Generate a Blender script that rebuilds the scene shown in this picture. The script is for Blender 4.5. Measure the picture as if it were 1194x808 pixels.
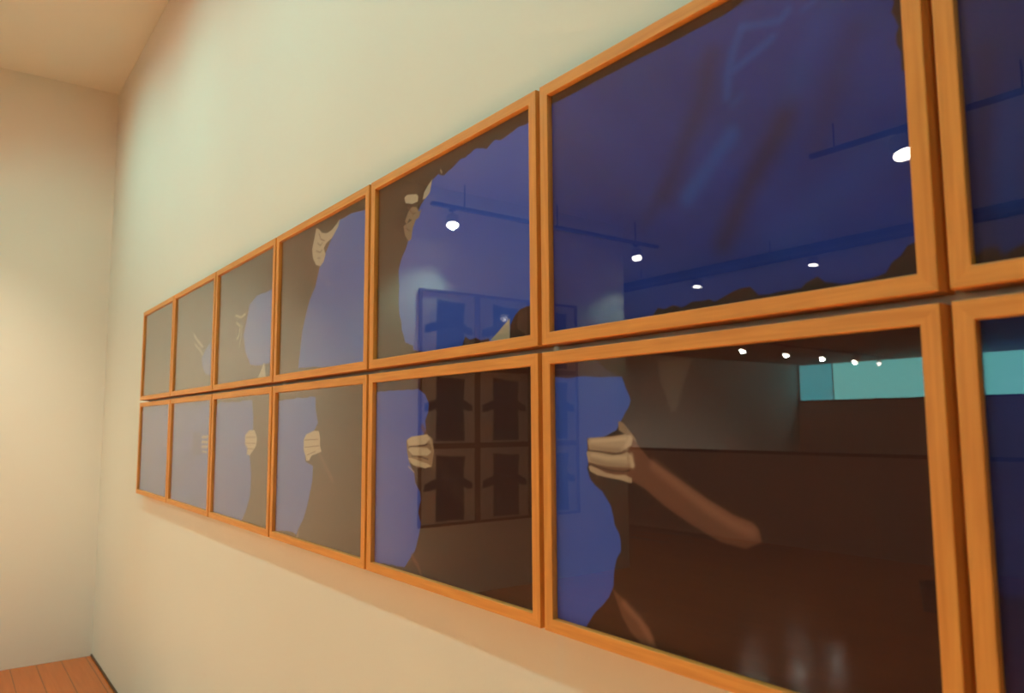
import bpy, bmesh, math, random
import numpy as np
from mathutils import Vector, Matrix

for o in list(bpy.data.objects):
    bpy.data.objects.remove(o, do_unlink=True)
S = bpy.context.scene
C = S.collection
random.seed(7)

# ------------------------------------------------------------------ scale
# The room is laid out in "picture units": one unit is the height pitch of the framed photographs (0.45 m).
U = 0.45
FLOOR = -3.397
CEIL = 4.616
ENDX = -2.857
WALLY = 0.080
def P(x, y, z):
    return Vector((x * U, y * U, (z - FLOOR) * U))

# ------------------------------------------------------------------ camera
cam_d = bpy.data.cameras.new('camera'); cam = bpy.data.objects.new('camera', cam_d); C.objects.link(cam)
cam_d.sensor_fit = 'HORIZONTAL'; cam_d.sensor_width = 36.0
cam_d.lens = 36.0 * 887.365 / 1194.0
cam_d.clip_start = 0.02
_r = Vector((0.59775, 0.80166, -0.006)); _u = Vector((0.08519, -0.05608, 0.99479)); _f = Vector((-0.79714, 0.59515, 0.10182))
M3 = Matrix((_r, _u, -_f)).transposed()
cam.matrix_world = Matrix.Translation(P(9.27976, -1.75220, -0.27532)) @ M3.to_4x4()
S.camera = cam
cam_d.dof.use_dof = True
cam_d.dof.focus_distance = 1.75
cam_d.dof.aperture_fstop = 5.0

# ------------------------------------------------------------------ light and exposure
S.view_settings.view_transform = 'Standard'; S.view_settings.look = 'None'
S.view_settings.gamma = 1.0; S.view_settings.exposure = 0.0; S.view_settings.use_curve_mapping = False
wd = bpy.data.worlds.new('world'); S.world = wd; wd.use_nodes = True
bgn = wd.node_tree.nodes['Background']; bgn.inputs[0].default_value = (1.0, 0.62, 0.30, 1); bgn.inputs[1].default_value = 0.0

WARM = (0.62, 1.0, 0.80)   # lamps on the end wall
FLOODC = (0.285, 0.575, 1.02)
HALLC = (0.92, 1.0, 0.80)
COOL = (0.22, 1.0, 0.91)
def area(name, loc, target, sx, sy, power, col):
    d = bpy.data.lights.new(name, 'AREA'); d.shape = 'RECTANGLE'; d.size = sx * U; d.size_y = sy * U
    d.energy = power; d.color = col
    o = bpy.data.objects.new(name, d); C.objects.link(o)
    o.location = P(*loc)
    o.rotation_euler = (P(*target) - P(*loc)).to_track_quat('-Z', 'Y').to_euler()
    return o
# added unseen fill: long soft warm strip in front of the picture wall
area('added_fill_light', (3.9, -2.1, 4.40), (3.9, -1.3, -1.5), 10.5, .15, 14.5, (1, .48, .42))

# ------------------------------------------------------------------ helpers
def link(name, me, mat=None, parent=None):
    o = bpy.data.objects.new(name, me); C.objects.link(o)
    if mat is not None and not me.materials: me.materials.append(mat)
    if parent is not None: o.parent = parent
    return o
def bm_obj(name, bm, mat, parent=None, smooth=False):
    me = bpy.data.meshes.new(name); bm.normal_update(); bm.to_mesh(me); bm.free()
    if smooth:
        for p in me.polygons: p.use_smooth = True
    return link(name, me, mat, parent)
def add_box(bm, a, b, bevel=0):
    a = Vector(a); b = Vector(b)
    lo = Vector((min(a[i], b[i]) for i in range(3))); hi = Vector((max(a[i], b[i]) for i in range(3)))
    r = bmesh.ops.create_cube(bm, size=1, matrix=Matrix.Translation((lo + hi) / 2) @ Matrix.Diagonal((*(hi - lo), 1)))
    if bevel:
        es = list({e for v in r['verts'] for e in v.link_edges})
        bmesh.ops.bevel(bm, geom=es, offset=bevel, segments=2, affect='EDGES', profile=0.5)
def slab(name, a, b, mat, kind='structure', parent=None, bevel=0):
    bm = bmesh.new(); add_box(bm, P(*a), P(*b), bevel)
    o = bm_obj(name, bm, mat, parent)
    if kind and parent is None: o['kind'] = kind
    return o
def add_lathe(bm, prof, mtx=Matrix(), seg=28, cap0=True, cap1=True):
    rings = []
    for r, z in prof:
        rings.append([bm.verts.new(mtx @ Vector((r * math.cos(2 * math.pi * i / seg), r * math.sin(2 * math.pi * i / seg), z))) for i in range(seg)])
    for a, b in zip(rings, rings[1:]):
        for i in range(seg):
            j = (i + 1) % seg; bm.faces.new((a[i], a[j], b[j], b[i]))
    if cap0: bm.faces.new(list(reversed(rings[0])))
    if cap1: bm.faces.new(rings[-1])
def add_rod(bm, a, b, r, seg=12):
    a = Vector(a); b = Vector(b); d = b - a
    m = Matrix.Translation(a) @ d.to_track_quat('Z', 'Y').to_matrix().to_4x4()
    add_lathe(bm, [(r, 0), (r, d.length)], m, seg)
def thing(name, label, cat, loc, group=None):
    o = bpy.data.objects.new(name, None); C.objects.link(o); o.location = loc
    o.empty_display_size = 0.05
    o['label'] = label; o['category'] = cat
    if group: o['group'] = group
    return o
def tag(o, label, cat, group=None):
    o['label'] = label; o['category'] = cat
    if group: o['group'] = group
    return o

# ------------------------------------------------------------------ materials
def new_mat(name):
    m = bpy.data.materials.new(name); m.use_nodes = True
    return m, m.node_tree.nodes, m.node_tree.links, m.node_tree.nodes['Principled BSDF']
def plaster(name, col, bump=0.05, var=0.03):
    m, n, l, b = new_mat(name)
    tc = n.new('ShaderNodeTexCoord'); nz = n.new('ShaderNodeTexNoise'); nz.inputs['Scale'].default_value = 1.3; nz.inputs['Detail'].default_value = 3
    l.new(tc.outputs['Object'], nz.inputs['Vector'])
    mx = n.new('ShaderNodeMix'); mx.data_type = 'RGBA'
    mx.inputs['A'].default_value = (*[c * (1 - var) for c in col], 1); mx.inputs['B'].default_value = (*[min(1, c * (1 + var)) for c in col], 1)
    l.new(nz.outputs['Fac'], mx.inputs['Factor']); l.new(mx.outputs['Result'], b.inputs['Base Color'])
    b.inputs['Roughness'].default_value = 0.85; b.inputs['Specular IOR Level'].default_value = 0.2
    n2 = n.new('ShaderNodeTexNoise'); n2.inputs['Scale'].default_value = 140; l.new(tc.outputs['Object'], n2.inputs['Vector'])
    bp = n.new('ShaderNodeBump'); bp.inputs['Strength'].default_value = bump; bp.inputs['Distance'].default_value = 0.002
    l.new(n2.outputs['Fac'], bp.inputs['Height']); l.new(bp.outputs['Normal'], b.inputs['Normal'])
    return m
def wood(name, c0, c1, rough=0.42):
    # grain runs along the object's own X axis, different for every rail
    m, n, l, b = new_mat(name)
    tc = n.new('ShaderNodeTexCoord'); oi = n.new('ShaderNodeObjectInfo'); mp = n.new('ShaderNodeMapping')
    mp.inputs['Scale'].default_value = (3.0, 60.0, 60.0)
    cmb = n.new('ShaderNodeCombineXYZ'); ml = n.new('ShaderNodeMath'); ml.operation = 'MULTIPLY'; ml.inputs[1].default_value = 57.0
    l.new(oi.outputs['Random'], ml.inputs[0]); l.new(ml.outputs[0], cmb.inputs['X']); l.new(ml.outputs[0], cmb.inputs['Z'])
    l.new(tc.outputs['Object'], mp.inputs['Vector']); l.new(cmb.outputs[0], mp.inputs['Location'])
    nz = n.new('ShaderNodeTexNoise'); nz.inputs['Scale'].default_value = 2.2; nz.inputs['Detail'].default_value = 5; nz.inputs['Distortion'].default_value = 0.6
    l.new(mp.outputs[0], nz.inputs['Vector'])
    rp = n.new('ShaderNodeValToRGB'); rp.color_ramp.elements[0].position = 0.3; rp.color_ramp.elements[1].position = 0.72
    rp.color_ramp.elements[0].color = (*c0, 1); rp.color_ramp.elements[1].color = (*c1, 1)
    l.new(nz.outputs['Fac'], rp.inputs['Fac']); l.new(rp.outputs['Color'], b.inputs['Base Color'])
    b.inputs['Roughness'].default_value = rough; b.inputs['Specular IOR Level'].default_value = 0.5
    return m
def plain(name, col, rough=0.5, metal=0.0, spec=0.5):
    m, n, l, b = new_mat(name)
    tc = n.new('ShaderNodeTexCoord'); nz = n.new('ShaderNodeTexNoise'); nz.inputs['Scale'].default_value = 30
    l.new(tc.outputs['Object'], nz.inputs['Vector'])
    mx = n.new('ShaderNodeMix'); mx.data_type = 'RGBA'
    mx.inputs['A'].default_value = (*[c * .93 for c in col], 1); mx.inputs['B'].default_value = (*[min(1, c * 1.07) for c in col], 1)
    l.new(nz.outputs['Fac'], mx.inputs['Factor']); l.new(mx.outputs['Result'], b.inputs['Base Color'])
    b.inputs['Roughness'].default_value = rough; b.inputs['Metallic'].default_value = metal; b.inputs['Specular IOR Level'].default_value = spec
    return m
def emit(name, col, strength, grad=None):
    m = bpy.data.materials.new(name); m.use_nodes = True; n = m.node_tree.nodes; l = m.node_tree.links
    n.clear(); e = n.new('ShaderNodeEmission'); out = n.new('ShaderNodeOutputMaterial')
    e.inputs[0].default_value = (*col, 1); e.inputs[1].default_value = strength
    l.new(e.outputs[0], out.inputs[0])
    return m
def glass_mat():
    # clear picture glass: Schlick reflection over full transparency, the same from both sides
    m = bpy.data.materials.new('picture_glass'); m.use_nodes = True; n = m.node_tree.nodes; l = m.node_tree.links
    n.clear(); out = n.new('ShaderNodeOutputMaterial')
    g = n.new('ShaderNodeNewGeometry'); dt = n.new('ShaderNodeVectorMath'); dt.operation = 'DOT_PRODUCT'
    l.new(g.outputs['Normal'], dt.inputs[0]); l.new(g.outputs['Incoming'], dt.inputs[1])
    def mt(op, a, b=None):
        k = n.new('ShaderNodeMath'); k.operation = op
        for i, v in enumerate((a, b)):
            if v is None: continue
            if isinstance(v, (int, float)): k.inputs[i].default_value = v
            else: l.new(v, k.inputs[i])
        return k.outputs[0]
    c = mt('ABSOLUTE', dt.outputs['Value']); s = mt('SUBTRACT', 1.0, c); p5 = mt('POWER', s, 3.6)
    F = mt('ADD', mt('MULTIPLY', p5, 0.95), 0.050)
    tr = n.new('ShaderNodeBsdfTransparent'); gl = n.new('ShaderNodeBsdfGlossy'); gl.inputs['Roughness'].default_value = 0.0
    mx = n.new('ShaderNodeMixShader'); l.new(F, mx.inputs[0]); l.new(tr.outputs[0], mx.inputs[1]); l.new(gl.outputs[0], mx.inputs[2])
    l.new(mx.outputs[0], out.inputs[0])
    return m
def print_mat():
    m, n, l, b = new_mat('photographic_print')
    a = n.new('ShaderNodeVertexColor'); a.layer_name = 'Picture'
    l.new(a.outputs['Color'], b.inputs['Base Color'])
    b.inputs['Roughness'].default_value = 0.6; b.inputs['Specular IOR Level'].default_value = 0.15
    return m
def floor_mat():
    m, n, l, b = new_mat('floor_boards')
    tc = n.new('ShaderNodeTexCoord'); br = n.new('ShaderNodeTexBrick')
    br.offset = 0.37; br.inputs['Scale'].default_value = 1.0
    br.inputs['Brick Width'].default_value = 1.5; br.inputs['Row Height'].default_value = 0.13; br.inputs['Mortar Size'].default_value = 0.0022
    br.inputs['Color1'].default_value = (0.58, 0.145, 0.022, 1); br.inputs['Color2'].default_value = (0.50, 0.12, 0.018, 1); br.inputs['Mortar'].default_value = (0.20, 0.075, 0.02, 1)
    l.new(tc.outputs['Object'], br.inputs['Vector'])
    mp = n.new('ShaderNodeMapping'); mp.inputs['Scale'].default_value = (2.5, 40, 1); l.new(tc.outputs['Object'], mp.inputs['Vector'])
    nz = n.new('ShaderNodeTexNoise'); nz.inputs['Scale'].default_value = 1.5; nz.inputs['Detail'].default_value = 4; l.new(mp.outputs[0], nz.inputs['Vector'])
    rp = n.new('ShaderNodeValToRGB'); rp.color_ramp.elements[0].color = (.82, .82, .82, 1); rp.color_ramp.elements[1].color = (1.12, 1.12, 1.12, 1)
    l.new(nz.outputs['Fac'], rp.inputs['Fac'])
    mx = n.new('ShaderNodeMix'); mx.data_type = 'RGBA'; mx.blend_type = 'MULTIPLY'; mx.inputs['Factor'].default_value = 1
    l.new(br.outputs['Color'], mx.inputs['A']); l.new(rp.outputs['Color'], mx.inputs['B']); l.new(mx.outputs['Result'], b.inputs['Base Color'])
    b.inputs['Roughness'].default_value = 0.10; b.inputs['Specular IOR Level'].default_value = 0.2
    return m

WHITE = plaster('white_wall_paint', (0.80, 0.765, 0.68))
CEILM = plaster('ceiling_paint', (0.80, 0.765, 0.68), 0.03)
HALLW = plaster('hall_wall_paint', (0.78, 0.74, 0.70))
PARA = plaster('parapet_paint', (0.46, 0.33, 0.30))
FLOORM = floor_mat()
OAK = wood('oak_frame_wood', (0.70, 0.265, 0.047), (0.85, 0.37, 0.078))
BROWNW = wood('brown_frame_wood', (0.12, 0.055, 0.030), (0.20, 0.09, 0.045))
GLASS = glass_mat(); PRINT = print_mat()
BOARD = plain('backing_board', (0.35, 0.24, 0.15), 0.8)
DARKTRIM = plain('dark_trim', (0.030, 0.019, 0.014), 0.95, 0, 0.05)
BLACK = plain('black_metal', (0.02, 0.02, 0.022), 0.45)
SILVER = plain('pale_grey_metal', (0.42, 0.40, 0.37), 0.5)
LAMP = emit('lamp_glow', (1.0, 0.93, 0.80), 26)
HALLLAMP = emit('hall_lamp_glow', (1.0, 0.95, 0.85), 22)
CYAN = emit('daylight_glass_cyan', (0.24, 0.84, 0.78), 4.4)
CYAN2 = emit('daylight_glass_blue', (0.12, 0.66, 0.72), 3.6)

# ------------------------------------------------------------------ room shell
HX0, HX1 = -14.0, 25.0          # left and right ends of the wide part of the gallery
ENDY = -10.45                   # free end of the end wall
PARY = -15.66                   # balcony parapet
FARY = -32.0
slab('floor', (HX0, FARY - .5, FLOOR - .3), (HX1, WALLY + .5, FLOOR), FLOORM)
slab('wall_art', (ENDX - .5, WALLY, FLOOR), (HX1, WALLY + .5, CEIL + .3), WHITE)
slab('wall_end', (ENDX - .5, ENDY, FLOOR), (ENDX, WALLY, CEIL + .3), WHITE)
slab('wall_right', (HX1, PARY, FLOOR), (HX1 + .5, WALLY + .5, CEIL + .3), WHITE)
slab('wall_left', (HX0 - .5, FARY, FLOOR), (HX0, ENDY + .01, CEIL + .3), HALLW)
slab('wall_lobby', (HX0, ENDY, FLOOR), (ENDX - .5, ENDY + .5, CEIL + .3), WHITE)
slab('ceiling', (ENDX - .5, -2.6, CEIL), (HX1, WALLY, CEIL + .3), CEILM)
slab('ceiling_low', (HX0, PARY - .4, 4.22), (HX1, -2.6, CEIL + .3), CEILM)
# parapet of the balcony, its dark capping, and the bulkhead above the opening
slab('wall_parapet', (HX0, PARY - .35, FLOOR), (HX1, PARY, -1.09), PARA)
slab('trim_1', (HX0, PARY - .40, -1.09), (HX1, PARY + .05, -1.02), DARKTRIM)
slab('wall_bulkhead', (HX0, PARY - .35, 2.15), (HX1, PARY, 4.22), HALLW)
slab('trim_2', (HX0, PARY, 3.93), (HX1, PARY + .12, 4.22), DARKTRIM)
# hall beyond the balcony
slab('wall_hall_left', (-12.9, FARY, FLOOR), (-12.4, PARY - .35, 3.0), HALLW)
slab('wall_far', (-12.9, FARY - .5, FLOOR), (HX1, FARY, 3.0), plaster('far_wall_paint', (0.62, 0.55, 0.52)))
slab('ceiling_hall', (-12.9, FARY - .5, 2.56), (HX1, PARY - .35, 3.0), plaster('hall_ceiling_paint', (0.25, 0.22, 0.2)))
slab('wall_hall_right', (HX1, FARY, FLOOR), (HX1 + .5, PARY, 3.0), HALLW)
# long clerestory window: pale cyan daylight in two panes with a thin frame
wroot = slab('window_1', (-12.3, FARY, .74), (3.0, FARY + .06, .80), DARKTRIM)
slab('pane', (-12.25, FARY + .01, .80), (-10.53, FARY + .04, 2.50), CYAN2, parent=wroot)
slab('pane', (-10.48, FARY + .01, .80), (3.0, FARY + .04, 2.50), CYAN, parent=wroot)
slab('mullion', (-10.53, FARY + .01, .80), (-10.48, FARY + .07, 2.50), plain('pale_mullion', (.7, .75, .7), .5), parent=wroot)
# brown strip painted as the shade in the gap below the art wall
slab('shadow_strip_art', (ENDX, WALLY - .018, FLOOR), (HX1, WALLY, FLOOR + .022), plain('gap_shade_brown', (0.10, 0.045, 0.022), .6))

# ------------------------------------------------------------------ pictures painted as colour attributes
COLS = {
 'dark': (0.050, 0.0205, 0.0195), 'brown': (0.085, 0.042, 0.032),
 'blue': (0.050, 0.165, 0.68), 'blued': (0.035, 0.085, 0.42), 'blue5': (0.048, 0.125, 0.68), 'bluet': (0.11, 0.095, 0.26),
 'blue6': (0.016, 0.044, 0.34), 'blue7': (0.014, 0.031, 0.21), 'blue7d': (0.010, 0.014, 0.06),
 'fold6d': (0.022, 0.022, 0.105), 'fold6l': (0.015, 0.095, 0.52),
 'pale': (0.42, 0.33, 0.26), 'skin': (0.62, 0.55, 0.43), 'skin6': (0.50, 0.405, 0.31), 'skinh': (0.70, 0.61, 0.48), 'skinm': (0.33, 0.235, 0.17), 'skinb': (0.19, 0.088, 0.062), 'skina': (0.36, 0.185, 0.13),
}
ART = {
 'U1': ('dark', [
  ('S','pale',0.0246,0.0296,0.45,[(0.576,0.469),(0.65,0.334),(0.613,0.163)]),
  ('S','pale',0.0151,0.0302,0.3,[(0.462,0.422),(0.447,0.304)]),
 ]),
 'U2': ('dark', [
  ('P','blue',0.0065,0.0041,0.8,[(0.91,0.42),(0.797,0.362),(0.702,0.283),(0.73,0.198),(0.817,0.126),(0.937,0.1)]),
  ('S','skin',0.0127,0.0102,0.8,[(0.485,0.545),(0.601,0.461),(0.712,0.397)]),
  ('S','skin',0.0105,0.0101,0.7,[(0.516,0.447),(0.652,0.371),(0.719,0.322)]),
  ('S','pale',0.0087,0.013,0.4,[(0.414,0.348),(0.5,0.389)]),
 ]),
 'U3': ('dark', [
  ('P','blue',0.0041,0.0034,1,[(0.582,0.616),(0.696,0.671),(1.005,0.673),(1.033,0.115),(0.825,0.109),(0.628,0.122),(0.531,0.243),(0.492,0.376),(0.543,0.524)]),
  ('S','skin',0.0095,0.0059,0.9,[(0.336,0.574),(0.434,0.542),(0.511,0.558)]),
  ('S','skin',0.011,0.0059,0.85,[(0.357,0.504),(0.423,0.472),(0.412,0.401),(0.382,0.369)]),
  ('S','skin',0.0087,0.0058,0.7,[(0.455,0.467),(0.445,0.382),(0.419,0.299)]),
  ('S','skin',0.0074,0.0059,0.5,[(0.345,0.447),(0.367,0.357)]),
  ('P','skin',0.004,0.0013,0.9,[(0.749,0.009),(0.814,0.077),(0.851,0.127),(0.885,0.006)]),
 ]),
 'U4': ('dark', [
  ('P','blue',0.0028,0.0034,1,[(0.705,0.938),(0.827,0.937),(0.991,0.92),(1.009,0.02),(0.95,0.01),(0.799,-0.0),(0.262,0.036),(0.283,0.173),(0.302,0.281),(0.34,0.403),(0.382,0.487),(0.449,0.563),(0.494,0.678),(0.558,0.769),(0.623,0.838)]),
  ('S','skinb',0.0088,0.0118,0.8,[(0.488,0.698),(0.453,0.625),(0.406,0.536),(0.363,0.472)]),
  ('P','skin',0.0023,0.0012,1,[(0.444,0.964),(0.473,0.951),(0.511,0.914),(0.563,0.895),(0.624,0.899),(0.669,0.92),(0.711,0.947),(0.692,0.901),(0.626,0.845),(0.562,0.83),(0.536,0.802),(0.558,0.755),(0.539,0.712),(0.5,0.691),(0.453,0.71),(0.413,0.768),(0.401,0.833),(0.424,0.897)]),
  ('S','skinb',0.0047,0.0047,0.9,[(0.48,0.917),(0.5,0.874),(0.543,0.851)]),
  ('S','skinb',0.0047,0.0047,0.8,[(0.464,0.858),(0.495,0.831),(0.519,0.842)]),
  ('S','skinb',0.0047,0.0047,0.8,[(0.453,0.806),(0.497,0.785),(0.515,0.795)]),
  ('S','skinb',0.0035,0.0035,0.7,[(0.467,0.754),(0.498,0.746)]),
 ]),
 'U5': ('dark', [
  ('P','blue5',0.0017,0.0065,1,[(0.416,0.897),(0.456,0.913),(0.489,0.885),(0.521,0.91),(0.562,0.915),(0.595,0.923),(0.627,0.913),(0.644,0.927),(0.677,0.933),(0.706,0.933),(0.734,0.922),(0.757,0.905),(0.777,0.916),(0.807,0.921),(0.83,0.916),(0.852,0.922),(0.881,0.928),(0.912,0.93),(0.952,0.935),(0.997,0.936),(0.988,-0.026),(0.631,-0.029),(0.261,0.022),(0.234,0.072),(0.201,0.152),(0.198,0.21),(0.177,0.29),(0.182,0.385),(0.172,0.484),(0.196,0.556),(0.233,0.615),(0.267,0.67),(0.3,0.717),(0.33,0.764),(0.375,0.833)]),
  ('P','brown',0.0022,0.0018,1,[(0.868,-0.013),(0.876,0.073),(0.897,0.105),(0.925,0.127),(0.957,0.135),(0.998,0.135),(0.996,-0.027)]),
  ('P','skin',0.0019,0.0008,1,[(0.773,0.015),(0.816,0.048),(0.874,0.099),(0.873,0.001)]),
  ('P','dark',0.0024,0.0036,1,[(0.611,-0.002),(0.631,0.047),(0.66,0.03),(0.692,0.042),(0.722,0.022),(0.766,0.022),(0.773,-0.029)]),
  ('P','dark',0.0027,0.004,1,[(0.208,-0.0),(0.229,0.082),(0.286,0.056),(0.291,0.028),(0.41,0.007),(0.433,-0.024)]),
  ('P','skin',0.0019,0.0009,1,[(0.214,0.872),(0.235,0.882),(0.304,0.859),(0.319,0.843),(0.315,0.815),(0.278,0.816),(0.225,0.839)]),
  ('P','skin',0.0018,0.0009,1,[(0.418,0.9),(0.399,0.833),(0.37,0.814),(0.35,0.814),(0.36,0.848),(0.394,0.882)]),
  ('P','skinm',0.0019,0.0009,1,[(0.247,0.784),(0.273,0.802),(0.305,0.788),(0.325,0.758),(0.345,0.763),(0.326,0.724),(0.285,0.718),(0.253,0.744),(0.237,0.718),(0.221,0.739)]),
  ('P','skinm',0.0019,0.0009,1,[(0.21,0.717),(0.237,0.722),(0.264,0.725),(0.305,0.723),(0.28,0.682),(0.27,0.627),(0.249,0.622),(0.222,0.661)]),
  ('S','skinb',0.0038,0.0024,0.9,[(0.241,0.81),(0.279,0.762),(0.3,0.759)]),
  ('S','skinb',0.0033,0.0024,0.9,[(0.232,0.696),(0.259,0.673)]),
  ('S','skin',0.0058,0.0027,0.8,[(0.475,0.922),(0.482,0.908)]),
 ]),
 'U6': ('blue6', [
  ('P','dark',0.0024,0.0018,1,[(-0.025,0.906),(-0.008,0.957),(0.206,0.958),(0.444,0.951),(0.618,0.954),(0.686,0.976),(1.014,1.008),(0.92,1.088),(-0.022,1.129)]),
  ('S','dark',0.0054,0.0036,0.5,[(-0.008,0.972),(-0.02,-0.034)]),
  ('S','fold6d',0.0382,0.047,0.6,[(0.42,0.418),(0.485,0.579),(0.541,0.714),(0.563,0.832)]),
  ('S','fold6d',0.04,0.0426,0.75,[(0.582,0.207),(0.644,0.351),(0.714,0.477),(0.747,0.544)]),
  ('S','fold6d',0.0344,0.0442,0.4,[(0.812,0.419),(0.856,0.594),(0.896,0.7)]),
  ('S','fold6d',0.0244,0.0304,0.35,[(0.354,0.345),(0.421,0.465)]),
  ('S','fold6l',0.0312,0.0284,0.8,[(0.49,0.393),(0.553,0.474),(0.61,0.545)]),
  ('S','fold6l',0.0168,0.014,0.7,[(0.605,0.68),(0.61,0.752),(0.626,0.824),(0.649,0.879)]),
  ('S','fold6l',0.0121,0.0135,0.75,[(0.649,0.882),(0.704,0.86),(0.743,0.844),(0.763,0.864)]),
  ('S','fold6l',0.0137,0.0137,0.75,[(0.628,0.757),(0.68,0.78),(0.724,0.802)]),
  ('S','fold6l',0.0111,0.0139,0.4,[(0.618,0.644),(0.642,0.661)]),
  ('S','fold6l',0.009,0.0102,0.6,[(0.798,0.844),(0.837,0.858)]),
  ('S','fold6l',0.033,0.0456,0.3,[(0.77,0.614),(0.825,0.772),(0.865,0.839)]),
  ('S','fold6l',0.0481,0.0602,0.25,[(0.725,0.173),(0.863,0.283),(0.951,0.358)]),
  ('P','dark',0.002,0.0038,1,[(0.368,0.005),(0.39,0.035),(0.411,0.028),(0.438,0.035),(0.462,0.025),(0.491,0.037),(0.535,0.035),(0.55,0.02),(0.577,0.032),(0.624,0.048),(0.646,0.046),(0.667,0.019),(0.72,0.021),(0.76,0.021),(0.772,0.034),(0.799,0.049),(0.817,0.029),(0.853,0.021),(0.905,0.018),(0.934,0.023),(0.947,0.049),(0.964,0.063),(0.976,0.086),(1.003,0.092),(0.998,-0.021),(0.758,-0.046)]),
  ('P','dark',0.0018,0.0028,1,[(0.968,0.78),(0.973,0.739),(0.968,0.718),(0.977,0.693),(0.983,0.671),(0.976,0.653),(0.976,0.628),(0.984,0.599),(0.986,0.547),(1.013,0.531),(1.007,0.753)]),
 ]),
 'U7': ('blue7', [
  ('P','dark',0.002,0.003,1,[(-0.013,-0.002),(-0.002,0.033),(0.009,0.033),(0.019,0.044),(0.036,0.045),(0.047,0.02),(0.061,0.032),(0.076,0.038),(0.121,0.035),(0.117,-0.063),(-0.022,-0.033)]),
  ('S','fold6d',0.0207,0.0248,0.5,[(0.043,0.521),(0.024,0.232),(0.023,0.066)]),
  ('S','fold6l',0.0302,0.0403,0.3,[(0.08,0.373),(0.058,0.157)]),
 ]),
 'L1': ('blue', [
 ]),
 'L2': ('blue', [
  ('P','blued',0.0081,0.0024,0.7,[(0.558,0.701),(0.747,0.697),(0.767,0.481),(0.56,0.477)]),
  ('S','skin',0.0126,0.0047,0.9,[(0.776,0.653),(0.91,0.659)]),
  ('S','skin',0.0125,0.0047,0.9,[(0.78,0.609),(0.914,0.611)]),
  ('S','skin',0.0125,0.0047,0.85,[(0.784,0.565),(0.918,0.568)]),
  ('S','skin',0.0117,0.0047,0.7,[(0.801,0.521),(0.898,0.52)]),
 ]),
 'L3': ('dark', [
  ('P','blue',0.0041,0.0041,1,[(-0.071,0.913),(0.078,0.96),(0.676,0.958),(0.701,0.828),(0.696,0.704),(0.657,0.538),(0.694,0.376),(0.685,0.232),(0.614,0.081),(0.551,0.007),(0.433,0.003),(-0.098,-0.009)]),
  ('P','skin',0.0033,0.0013,1,[(0.576,0.686),(0.637,0.72),(0.725,0.725),(0.772,0.66),(0.758,0.603),(0.717,0.565),(0.658,0.526),(0.608,0.532),(0.619,0.578),(0.571,0.615)]),
  ('S','skinb',0.0033,0.0033,0.8,[(0.595,0.665),(0.746,0.668)]),
  ('S','skinb',0.0033,0.0033,0.8,[(0.589,0.619),(0.749,0.619)]),
  ('S','skinb',0.0033,0.0033,0.8,[(0.61,0.574),(0.717,0.577)]),
 ]),
 'L4': ('dark', [
  ('P','blue',0.0034,0.0034,1,[(-0.089,0.882),(-0.007,0.933),(0.132,0.939),(0.475,0.942),(0.485,0.848),(0.509,0.77),(0.48,0.736),(0.441,0.71),(0.354,0.67),(0.379,0.517),(0.461,0.49),(0.459,0.384),(0.431,0.296),(0.403,0.224),(0.353,0.132),(0.306,0.073),(0.282,0.024),(0.173,0.032),(-0.013,0.003)]),
  ('S','skinb',0.016,0.0213,0.7,[(0.524,0.578),(0.582,0.519),(0.641,0.456),(0.678,0.418)]),
  ('S','pale',0.0084,0.0067,0.7,[(0.308,0.042),(0.283,-0.0)]),
  ('P','skin',0.0028,0.0011,1,[(0.347,0.663),(0.378,0.699),(0.471,0.722),(0.522,0.717),(0.539,0.673),(0.537,0.626),(0.556,0.589),(0.494,0.574),(0.446,0.561),(0.416,0.525),(0.385,0.524),(0.377,0.551),(0.35,0.594)]),
  ('S','skinb',0.0028,0.0028,0.85,[(0.36,0.66),(0.515,0.666)]),
  ('S','skinb',0.0028,0.0028,0.85,[(0.362,0.611),(0.523,0.625)]),
  ('S','skinb',0.0028,0.0028,0.85,[(0.39,0.562),(0.488,0.587)]),
 ]),
 'L5': ('dark', [
  ('P','bluet',0.0069,0.0028,0.35,[(-0.046,1.038),(0.351,1.025),(0.336,0.937),(-0.012,0.943)]),
  ('P','blue5',0.0022,0.0052,1,[(-0.044,0.945),(0.326,0.937),(0.382,0.912),(0.404,0.866),(0.4,0.812),(0.378,0.776),(0.383,0.722),(0.366,0.691),(0.277,0.656),(0.273,0.563),(0.304,0.51),(0.31,0.465),(0.343,0.414),(0.351,0.37),(0.332,0.314),(0.347,0.262),(0.333,0.189),(0.308,0.113),(0.263,0.057),(0.231,0.026),(-0.025,-0.004)]),
  ('S','skinb',0.0105,0.0126,0.8,[(0.293,0.092),(0.329,0.055),(0.359,0.008)]),
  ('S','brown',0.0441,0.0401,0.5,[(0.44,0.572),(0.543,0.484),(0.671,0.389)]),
  ('S','skinb',0.0129,0.0129,0.7,[(0.358,0.745),(0.383,0.713)]),
  ('P','skinm',0.0022,0.0009,1,[(0.245,0.674),(0.277,0.693),(0.391,0.706),(0.427,0.685),(0.439,0.625),(0.423,0.545),(0.33,0.539),(0.267,0.563),(0.251,0.618)]),
  ('P','skin',0.0017,0.0009,1,[(0.25,0.678),(0.282,0.695),(0.393,0.706),(0.408,0.681),(0.379,0.657),(0.261,0.646)]),
  ('P','skin',0.0017,0.0009,1,[(0.256,0.629),(0.282,0.64),(0.394,0.641),(0.42,0.621),(0.394,0.602),(0.293,0.601)]),
  ('P','skin',0.0017,0.0009,1,[(0.257,0.585),(0.283,0.586),(0.394,0.562),(0.418,0.55),(0.38,0.538),(0.294,0.553)]),
  ('S','skin',0.0035,0.0022,0.6,[(0.262,0.54),(0.304,0.514)]),
  ('S','dark',0.0035,0.0026,0.8,[(0.267,0.643),(0.369,0.651),(0.393,0.659)]),
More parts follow.
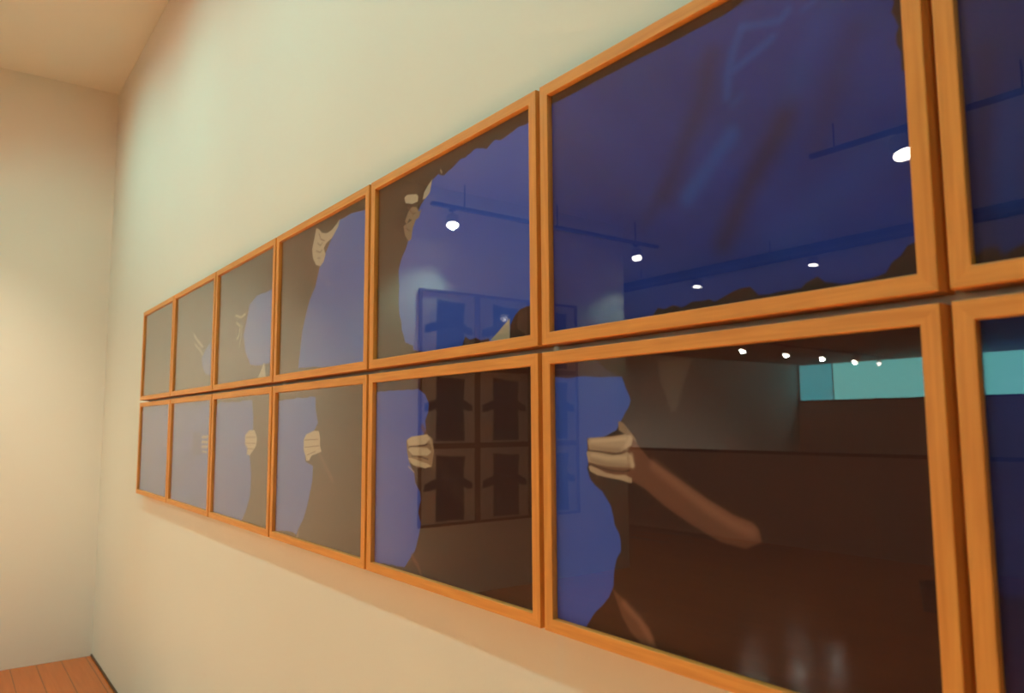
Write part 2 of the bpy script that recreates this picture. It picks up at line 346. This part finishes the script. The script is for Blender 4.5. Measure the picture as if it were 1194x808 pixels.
  ('S','dark',0.0034,0.0026,0.8,[(0.283,0.595),(0.354,0.593),(0.399,0.584)]),
  ('S','skin',0.0063,0.0042,0.5,[(0.408,0.691),(0.427,0.642)]),
 ]),
 'L6': ('dark', [
  ('P','bluet',0.0066,0.0016,0.45,[(-0.021,1.004),(0.173,0.988),(0.207,0.953),(0.255,0.922),(-0.022,0.938)]),
  ('P','blue5',0.0015,0.0043,1,[(-0.022,0.939),(0.153,0.932),(0.259,0.924),(0.268,0.899),(0.273,0.88),(0.284,0.852),(0.287,0.834),(0.278,0.81),(0.265,0.782),(0.25,0.761),(0.237,0.73),(0.149,0.688),(0.134,0.592),(0.147,0.546),(0.165,0.525),(0.187,0.509),(0.205,0.476),(0.217,0.456),(0.228,0.421),(0.231,0.395),(0.245,0.367),(0.251,0.338),(0.253,0.306),(0.232,0.275),(0.225,0.25),(0.221,0.213),(0.218,0.182),(0.202,0.137),(0.171,0.098),(0.138,0.059),(0.112,0.015),(-0.033,-0.001)]),
  ('P','pale',0.0086,0.0006,0.13,[(0.383,0.97),(0.483,0.963),(0.469,0.917),(0.456,0.877),(0.436,0.798),(0.42,0.794),(0.404,0.851),(0.387,0.904)]),
  ('P','skinb',0.0041,0.0005,0.95,[(0.287,0.7),(0.307,0.686),(0.345,0.637),(0.392,0.602),(0.443,0.569),(0.516,0.516),(0.585,0.474),(0.627,0.46),(0.645,0.44),(0.65,0.406),(0.612,0.379),(0.547,0.388),(0.469,0.429),(0.382,0.487),(0.332,0.531),(0.284,0.556)]),
  ('S','skina',0.0161,0.0188,0.55,[(0.361,0.612),(0.442,0.547),(0.516,0.489),(0.582,0.448),(0.626,0.432)]),
  ('S','dark',0.0271,0.0352,0.85,[(0.292,0.504),(0.383,0.445),(0.468,0.388),(0.557,0.349),(0.652,0.357)]),
  ('P','skinb',0.0058,0.0006,0.9,[(0.215,0.17),(0.255,0.138),(0.289,0.104),(0.335,0.066),(0.357,0.008),(0.309,0.01),(0.276,0.034),(0.248,0.078)]),
  ('S','skina',0.0129,0.0144,0.5,[(0.255,0.126),(0.302,0.087),(0.337,0.032)]),
  ('P','skinm',0.0021,0.0006,1,[(0.246,0.762),(0.253,0.764),(0.266,0.755),(0.29,0.722),(0.304,0.702),(0.307,0.686),(0.296,0.689),(0.283,0.714),(0.267,0.718),(0.248,0.732)]),
  ('P','skinb',0.0024,0.0006,1,[(0.131,0.7),(0.257,0.714),(0.296,0.706),(0.308,0.683),(0.314,0.636),(0.3,0.596),(0.293,0.556),(0.2,0.562),(0.14,0.586),(0.134,0.635)]),
  ('P','skin6',0.0015,0.0006,1,[(0.133,0.691),(0.14,0.702),(0.175,0.705),(0.23,0.708),(0.27,0.717),(0.289,0.713),(0.295,0.702),(0.29,0.679),(0.276,0.67),(0.256,0.655),(0.236,0.651),(0.202,0.654),(0.16,0.658),(0.14,0.66)]),
  ('P','skin6',0.0015,0.0006,1,[(0.128,0.648),(0.135,0.655),(0.174,0.65),(0.229,0.641),(0.259,0.647),(0.276,0.655),(0.292,0.638),(0.298,0.609),(0.294,0.599),(0.268,0.601),(0.235,0.6),(0.201,0.601),(0.166,0.606),(0.136,0.613)]),
  ('P','skin6',0.0015,0.0006,1,[(0.136,0.596),(0.143,0.6),(0.166,0.591),(0.2,0.576),(0.234,0.571),(0.267,0.573),(0.289,0.563),(0.289,0.547),(0.277,0.548),(0.247,0.555),(0.207,0.56),(0.165,0.567),(0.141,0.58)]),
  ('S','skinm',0.0078,0.0094,0.7,[(0.145,0.668),(0.202,0.662),(0.249,0.661)]),
  ('S','skinm',0.0077,0.0093,0.7,[(0.145,0.62),(0.201,0.608),(0.281,0.605)]),
  ('S','skinh',0.0062,0.0062,0.7,[(0.149,0.691),(0.223,0.696),(0.27,0.702)]),
  ('S','skinh',0.0062,0.0062,0.6,[(0.149,0.64),(0.208,0.63),(0.269,0.634)]),
  ('S','dark',0.0025,0.0025,0.75,[(0.131,0.655),(0.174,0.653),(0.222,0.645),(0.256,0.649)]),
  ('S','dark',0.0031,0.0028,0.75,[(0.14,0.606),(0.173,0.596),(0.221,0.586),(0.261,0.585),(0.281,0.591)]),
  ('S','skinh',0.0106,0.0091,0.6,[(0.286,0.702),(0.273,0.672)]),
  ('S','skinh',0.009,0.009,0.6,[(0.288,0.642),(0.293,0.609)]),
 ]),
 'L7': ('blue7', [
  ('P','blue7d',0.0076,0.0009,0.7,[(-0.039,0.358),(0.07,0.366),(0.056,0.073),(-0.053,0.024)]),  # dark lower part: reflection of parapet and floor painted into the print
 ]),
}
def seg_dist(px, py, a, b):
    ax, ay = a; bx, by = b; dx, dy = bx - ax, by - ay; L = dx * dx + dy * dy + 1e-12
    t = np.clip(((px - ax) * dx + (py - ay) * dy) / L, 0, 1)
    return np.hypot(px - ax - t * dx, py - ay - t * dy)
def wobble(px, py, seed):
    r = np.random.RandomState(seed); o = np.zeros_like(px); q = np.zeros_like(px)
    for f in (14, 27, 45, 80):
        a = r.rand(4) * 6.28; k = r.uniform(-1, 1, (2, 2)); k /= np.linalg.norm(k, axis=1)[:, None]
        g = (14 / f) ** .6; o += np.sin(f * (k[0, 0] * px + k[0, 1] * py) + a[0]) * g; q += np.sin(f * (k[1, 0] * px + k[1, 1] * py) + a[1]) * g
    return o, q
def paint(bg, layers, nu, nv, asp, seed):
    u, v = np.meshgrid(np.linspace(0, 1, nu), np.linspace(0, 1, nv)); X = u * asp; Y = v
    img = np.zeros((nv, nu, 3)) + np.array(COLS[bg])
    wo = wobble(X, Y, seed)
    if bg.startswith('blue'):
        img *= (1 + 0.10 * (wo[0] * .5)[..., None])
    for L in layers:
        col = np.array(COLS[L[1]])
        if L[0] == 'P':
            _, _, soft, warp, alpha, pts = L
            px = X + wo[0] * warp * .9; py = Y + wo[1] * warp * .9
            pts = [(p[0] * asp, p[1]) for p in pts]
            d = np.full(X.shape, 9.0); ins = np.zeros(X.shape, bool)
            for i in range(len(pts)):
                a = pts[i]; b = pts[(i + 1) % len(pts)]
                d = np.minimum(d, seg_dist(px, py, a, b))
                if a[1] != b[1]:
                    c = ((a[1] > py) != (b[1] > py)) & (px < (b[0] - a[0]) * (py - a[1]) / (b[1] - a[1]) + a[0]); ins ^= c
            sd = np.where(ins, d, -d); s = max(soft, 0.6 / nv)
            m = np.clip(sd / (2 * s) + .5, 0, 1) * alpha
        else:
            _, _, wd_, soft, alpha, pts = L
            pts = [(p[0] * asp, p[1]) for p in pts]; d = np.full(X.shape, 9.0)
            for a, b in zip(pts, pts[1:]): d = np.minimum(d, seg_dist(X, Y, a, b))
            s = max(soft, 0.6 / nv); m = np.clip((wd_ + s - d) / (2 * s), 0, 1); m = m * m * (3 - 2 * m) * alpha
        img = img * (1 - m[..., None]) + col * m[..., None]
    return np.clip(img, 0, 1)
def print_mesh(img, x0, x1, z0, z1, y):
    nv, nu, _ = img.shape
    gx, gz = np.meshgrid(np.linspace(x0, x1, nu), np.linspace(z0, z1, nv))
    co = np.stack([gx, np.full_like(gx, y), gz], -1).reshape(-1, 3)
    i = np.arange(nu * nv).reshape(nv, nu)
    f = np.stack([i[:-1, :-1], i[:-1, 1:], i[1:, 1:], i[1:, :-1]], -1).reshape(-1, 4)
    me = bpy.data.meshes.new('photo_print')
    me.vertices.add(len(co)); me.vertices.foreach_set('co', co.ravel())
    me.loops.add(f.size); me.loops.foreach_set('vertex_index', f.ravel())
    me.polygons.add(len(f)); me.polygons.foreach_set('loop_start', np.arange(0, f.size, 4))
    me.update(calc_edges=True)
    at = me.color_attributes.new('Picture', 'FLOAT_COLOR', 'POINT')
    at.data.foreach_set('color', np.concatenate([img.reshape(-1, 3), np.ones((nu * nv, 1))], 1).ravel().astype(np.float32))
    return me

def rail_mesh(L, fw, depth, bev):
    # mitred moulding lying along X, outer edge at z=0, inner edge at z=-fw, front face at y=0
    bm = bmesh.new(); h = L / 2; v = []
    for y in (0, depth):
        v += [bm.verts.new((-h, y, 0)), bm.verts.new((h, y, 0)), bm.verts.new((h - fw, y, -fw)), bm.verts.new((-h + fw, y, -fw))]
    for q in ((0, 3, 2, 1), (4, 5, 6, 7), (0, 1, 5, 4), (1, 2, 6, 5), (2, 3, 7, 6), (3, 0, 4, 7)):
        bm.faces.new([v[i] for i in q])
    es = [e for e in bm.edges if abs(e.verts[0].co.y - e.verts[1].co.y) < 1e-9 and abs(e.verts[0].co.z - e.verts[1].co.z) < 1e-9 and e.verts[0].co.y == 0]
    bmesh.ops.bevel(bm, geom=es, offset=bev, segments=2, affect='EDGES', profile=0.5)
    bmesh.ops.recalc_face_normals(bm, faces=bm.faces)
    me = bpy.data.meshes.new('frame_rail'); bm.to_mesh(me); bm.free(); return me

def framed_picture(name, label, cat, group, W, H, fw, depth, gy, py, img, wm, bev=.0012):
    """origin: middle of the bottom edge, on the wall; y runs into the wall (front face at y=-depth)"""
    t = thing(name, label, cat, (0, 0, 0), group)
    mh = rail_mesh(W, fw, depth, bev); mv = rail_mesh(H, fw, depth, bev)
    for me, loc, ry in ((mh, (0, H), 0), (mh, (0, 0), math.pi), (mv, (-W / 2, H / 2), -math.pi / 2), (mv, (W / 2, H / 2), math.pi / 2)):
        o = link('frame_rail', me, wm, t); o.location = (loc[0], -depth, loc[1]); o.rotation_euler = (0, ry, 0)
    k = fw - .0027
    bm = bmesh.new(); add_box(bm, (-W / 2 + k, -depth + gy, k), (W / 2 - k, -depth + gy + .002, H - k))
    bm_obj('glass_pane', bm, GLASS, t)
    link('photo_print', print_mesh(img, -W / 2 + k, W / 2 - k, k, H - k, -depth + py), PRINT, t)
    bm = bmesh.new(); add_box(bm, (-W / 2 + k, -depth + py + .001, k), (W / 2 - k, -.001, H - k))
    bm_obj('backing_board', bm, BOARD, t)
    return t

PW = 1.4207; GAP = .012; FW = .045; DEP = WALLY
LABEL = {
 'U1': 'small dim oak-framed photograph at far left end of upper row, faint pale smudge on brown',
 'U2': 'second oak-framed photograph from corner, upper row, tiny hand near sliver of blue',
 'U3': 'third oak-framed photograph from corner, upper row, brown with rounded blue patch and hand',
 'U4': 'oak-framed photograph of hand gripping top of blue sheet, fourth from corner, upper row',
 'U5': 'oak-framed photograph of blue sheet with ragged torn top and dark hand at upper left',
 'U6': 'largest whole upper oak-framed photograph, crumpled deep blue sheet filling the whole picture',
 'U7': 'upper oak-framed dark blue photograph at right edge of the picture, cut off',
 'L1': 'plain grey-blue oak-framed photograph at far left end of lower row',
 'L2': 'second oak-framed photograph from corner, lower row, blue with fingers at right edge',
 'L3': 'third oak-framed photograph from corner, lower row, small hand on edge of blue sheet',
 'L4': 'oak-framed photograph of pale fist beside blue strip on brown, fourth from corner, lower row',
 'L5': 'lower oak-framed photograph of fist on torn blue edge with dark garment reflections',
 'L6': 'largest whole lower oak-framed photograph, hand and bare forearm holding torn blue paper',
 'L7': 'lower oak-framed dark blue photograph at right edge of the picture, cut off',
}
RES = {1: (40, 70), 2: (60, 100), 3: (110, 140), 4: (190, 200), 5: (300, 250), 6: (380, 300), 7: (160, 120)}
for col in range(7):
    for row in ('U', 'L'):
        key = row + str(col + 1)
        W = (PW - 2 * GAP) * U
        z0, z1 = (.0135, 1.0) if row == 'U' else (-1.0, -.0135)
        H = (z1 - z0) * U; nu, nv = RES[col + 1]
        bg, layers = ART[key]
        img = paint(bg, layers, nu, nv, (PW - .102) / (z1 - z0 - .078), 11 + col * 2 + (row == 'L'))
        t = framed_picture('framed_photograph', LABEL[key], 'picture', 'oak framed photographs in two rows on the long wall',
                           W, H, FW * U, DEP * U, .014 * U, .024 * U, img, OAK)
        t.location = P((col + .5) * PW, WALLY, z0)

# nine framed blue garment pictures on the end wall (seen in the reflections)
COLS.update({'mat': (0.62, 0.56, 0.50), 'cloth': (0.010, 0.014, 0.055), 'clothl': (0.06, 0.075, 0.17)})
GARM = [('P', 'cloth', .008, .003, 1, [(.19, .885), (.45, .89), (.72, .915), (.725, .60), (.84, .565), (.93, .53), (.94, .43), (.83, .44), (.72, .47), (.73, .03), (.20, .03), (.21, .475), (.13, .44), (.04, .45), (.06, .53), (.14, .56), (.22, .60)]),
        ('S', 'clothl', .012, .02, .8, [(.28, .60), (.45, .575), (.62, .62)]), ('S', 'clothl', .006, .012, .5, [(.35, .50), (.36, .2)]), ('S', 'clothl', .006, .012, .4, [(.56, .5), (.60, .15)])]
GN = ['top', 'middle', 'bottom']; GM = ['nearest the corner', 'in the centre column', 'nearest the wall end']
for r in range(3):
    for c in range(3):
        img = paint('mat', GARM, 70, 80, .88, 40 + r * 3 + c)
        W = 1.275 * U; H = 1.45 * U
        t = framed_picture('framed_garment_picture', f'brown-framed dark blue garment picture reflected in the glass, {GN[r]} row, {GM[c]}',
                           'picture', 'brown framed garment pictures on the end wall', W, H, .05 * U, .06 * U, .02 * U, .035 * U, img, BROWNW, .001)
        t.location = P(ENDX, -5.13 - 1.285 * (c + .5), 2.24 - 1.452 * (r + 1))
        t.rotation_euler = (0, 0, math.pi / 2)

# ------------------------------------------------------------------ lamps
def spot_light(parent, loc, direction, power, size_deg, col, radius=.03, blend=.6):
    d = bpy.data.lights.new('spot_beam', 'SPOT'); d.energy = power; d.color = col; d.spot_size = math.radians(size_deg); d.spot_blend = blend; d.shadow_soft_size = radius
    o = bpy.data.objects.new('spot_beam', d); C.objects.link(o); o.parent = parent; o.location = loc
    o.rotation_euler = Vector(direction).to_track_quat('-Z', 'Y').to_euler(); return o
def track_spot(label, base, aim, group, drop=.0, r=.055, power=0, cone=70, col=WARM, lens=LAMP, blend=.6):
    """cylindrical spotlight hanging under a track at base; aim is a unit direction"""
    t = thing('track_spotlight', label, 'spotlight', base, group)
    aim = Vector(aim).normalized(); L = r * 1.7
    c = Vector((0, 0, -.105 - drop))                                 # pivot
    q = aim.to_track_quat('Z', 'Y').to_matrix().to_4x4(); m = Matrix.Translation(c) @ q
    bm = bmesh.new(); add_box(bm, (-.03, -.018, -.02), (.03, .018, 0), .003); add_rod(bm, (0, 0, -.015), c, .007)
    bm_obj('stem', bm, BLACK, t)
    bm = bmesh.new(); add_lathe(bm, [(r * .75, -L * .5), (r, -L * .4), (r, L * .5), (r * .93, L * .5), (r * .9, L * .44)], m, cap1=False)
    bm_obj('housing', bm, SILVER, t)
    bm = bmesh.new(); add_lathe(bm, [(r * .9, L * .42), (r * .9, L * .46)], m)
    bm_obj('lens', bm, lens, t)
    if power: spot_light(t, c + aim * L * .55, aim, power, cone, col, blend=blend)
    return t
def track(label, a, b, up=None):
    t = thing('lighting_track', label, 'lighting track', (P(*a) + P(*b)) / 2)
    o = t.location; bm = bmesh.new(); pa, pb = P(*a) - o, P(*b) - o
    w = .018; d = (pb - pa).normalized(); s = Vector((-d.y, d.x, 0)) * w
    
    vs = [bm.verts.new(q) for q in (pa - s, pa + s, pb + s, pb - s)]; vt = [bm.verts.new(v.co + Vector((0, 0, .03))) for v in vs]
    bm.faces.new(vs[::-1]); bm.faces.new(vt)
    for k in range(4): bm.faces.new((vs[k], vs[(k + 1) % 4], vt[(k + 1) % 4], vt[k]))
    bm_obj('rail', bm, BLACK, t)
    if up:
        for k in (.12, .5, .88):
            q = pa.lerp(pb, k) + Vector((0, 0, .028)); bm = bmesh.new(); add_rod(bm, q, (q.x, q.y, P(0, 0, up).z - o.z), .006); bm_obj('suspension_rod', bm, BLACK, t)
    return t
def RY(v): return .04 - v

# wall washers over the framed photographs
track('black lighting track along the ceiling above the framed photographs', (-1.6, -2.10, CEIL - .07), (12.5, -2.10, CEIL - .07))
for i, x in enumerate((-0.75, 1.8, 4.5, 7.2, 9.9)):
    n_ = ['nearest the corner', 'second from the corner', 'third from the corner', 'fourth from the corner', 'farthest from the corner'][i]
    track_spot('grey track spotlight washing the long picture wall, ' + n_, P(x, -2.10, CEIL - .07), (0, .40, -.92), 'wall washer spotlights above the photographs', 0, .05, 31, 146, COOL, blend=0.9)
track_spot('added grey track spotlight brightening the foot of the end wall', P(.7, -2.10, CEIL - .07), (-.50, .02, -.86), None, 0, .05, 120, 62, (1, .95, .75), blend=1.0)  # extra lamp added to lift the lower end wall
# track along the end wall
track('black suspended lighting track in front of the end wall', (-2.45, RY(5.2), 3.72), (-2.45, RY(11.2), 3.72), 4.22)
for y, n_ in ((5.65, 'nearer the corner'), (10.5, 'near the free end of the wall')):
    track_spot('spotlight on the end wall track, ' + n_, P(-2.45, RY(y), 3.72), (.36, .20, -.91), 'spotlights along the end wall', 0, .055, 88, 110, WARM)
# track in front of the balcony
track('black suspended lighting track in front of the balcony opening', (-7.5, RY(14.5), 3.74), (4.0, RY(14.5), 3.74), 4.22)
track('short black lighting track near the right end of the balcony', (4.6, RY(13.85), 3.74), (10.5, RY(13.85), 3.74), 4.22)
for x, n_ in ((-4.05, 'leftmost'), (-.60, 'middle'), (6.40, 'rightmost')):
    track_spot(f'spotlight on the balcony track, {n_} of three', P(x, RY(14.5 if x < 5 else 13.85), 3.74), (-.6, .42, -.68) if x > 5 else (.05, .15, -.985), 'spotlights along the balcony track', 0, .075 if x > 5 else .055, 8, 110, HALLC)
# the bright spotlight mirrored high in the big blue photograph
track('short black lighting track across the middle of the gallery', (2.9, RY(8.8), 3.78), (6.2, RY(8.8), 3.78), 4.22)
track_spot('tilted spotlight mirrored high in the big crumpled blue photograph', P(4.3, RY(8.8), 3.78), (.30, .22, -.93), None, 0, .075, 8, 100, HALLC)
# added unseen downlights on the floor, put in so their bounce warms the room
track('added black lighting track carrying the floor fill spotlights', (-1.5, -3.3, 4.14), (12.0, -3.3, 4.14))
for i, x in enumerate((.05, 3.3, 6.5, 9.6)):
    n_ = ['nearest to', 'second from', 'third from', 'farthest from'][i]
    track_spot(f'added fill spotlight aimed down at the floor before the pictures, {n_} the end wall', P(x, -3.3, 4.14), (0, -.03, -1), 'added floor fill spotlights before the pictures', 0, .055, 5650, 38, FLOODC)
# row of five lamps running away through the hall
track('black lighting track running away under the hall ceiling', (-6.45, RY(18.5), 2.46), (-7.3, RY(31.5), 2.46))
for i, (x, y) in enumerate(((-6.49, 19.75), (-6.6, 22.42), (-6.68, 24.87), (-6.84, 27.48), (-7.2, 30.0))):
    n_ = ['nearest', 'second nearest', 'middle', 'second farthest', 'farthest'][i]
    track_spot(f'small hall spotlight beyond the balcony, {n_} of the row of five', P(x, RY(y), 2.46), (-.05, .52, -.85) if i < 4 else (.25, .75, -.45), 'spotlights in the far hall', 0, .062 if i < 4 else .045, 165 if i < 4 else 0, 140, HALLC, HALLLAMP)

# ------------------------------------------------------------------ small black bin on the floor, mirrored at the right
t = thing('waste_bin', 'small black bin on the floor, mirrored at right edge of lower forearm photograph', 'bin', P(3.02, RY(11.6), FLOOR))
bm = bmesh.new(); add_lathe(bm, [(.062, 0), (.064, .006), (.078, .205), (.074, .205), (.062, .012)], cap1=True)
bm_obj('bin_body', bm, BLACK, t)
bm = bmesh.new(); add_lathe(bm, [(.079, .200), (.082, .203), (.082, .212), (.073, .212), (.073, .200)], cap0=False, cap1=False)
bm_obj('rim', bm, DARKTRIM, t)
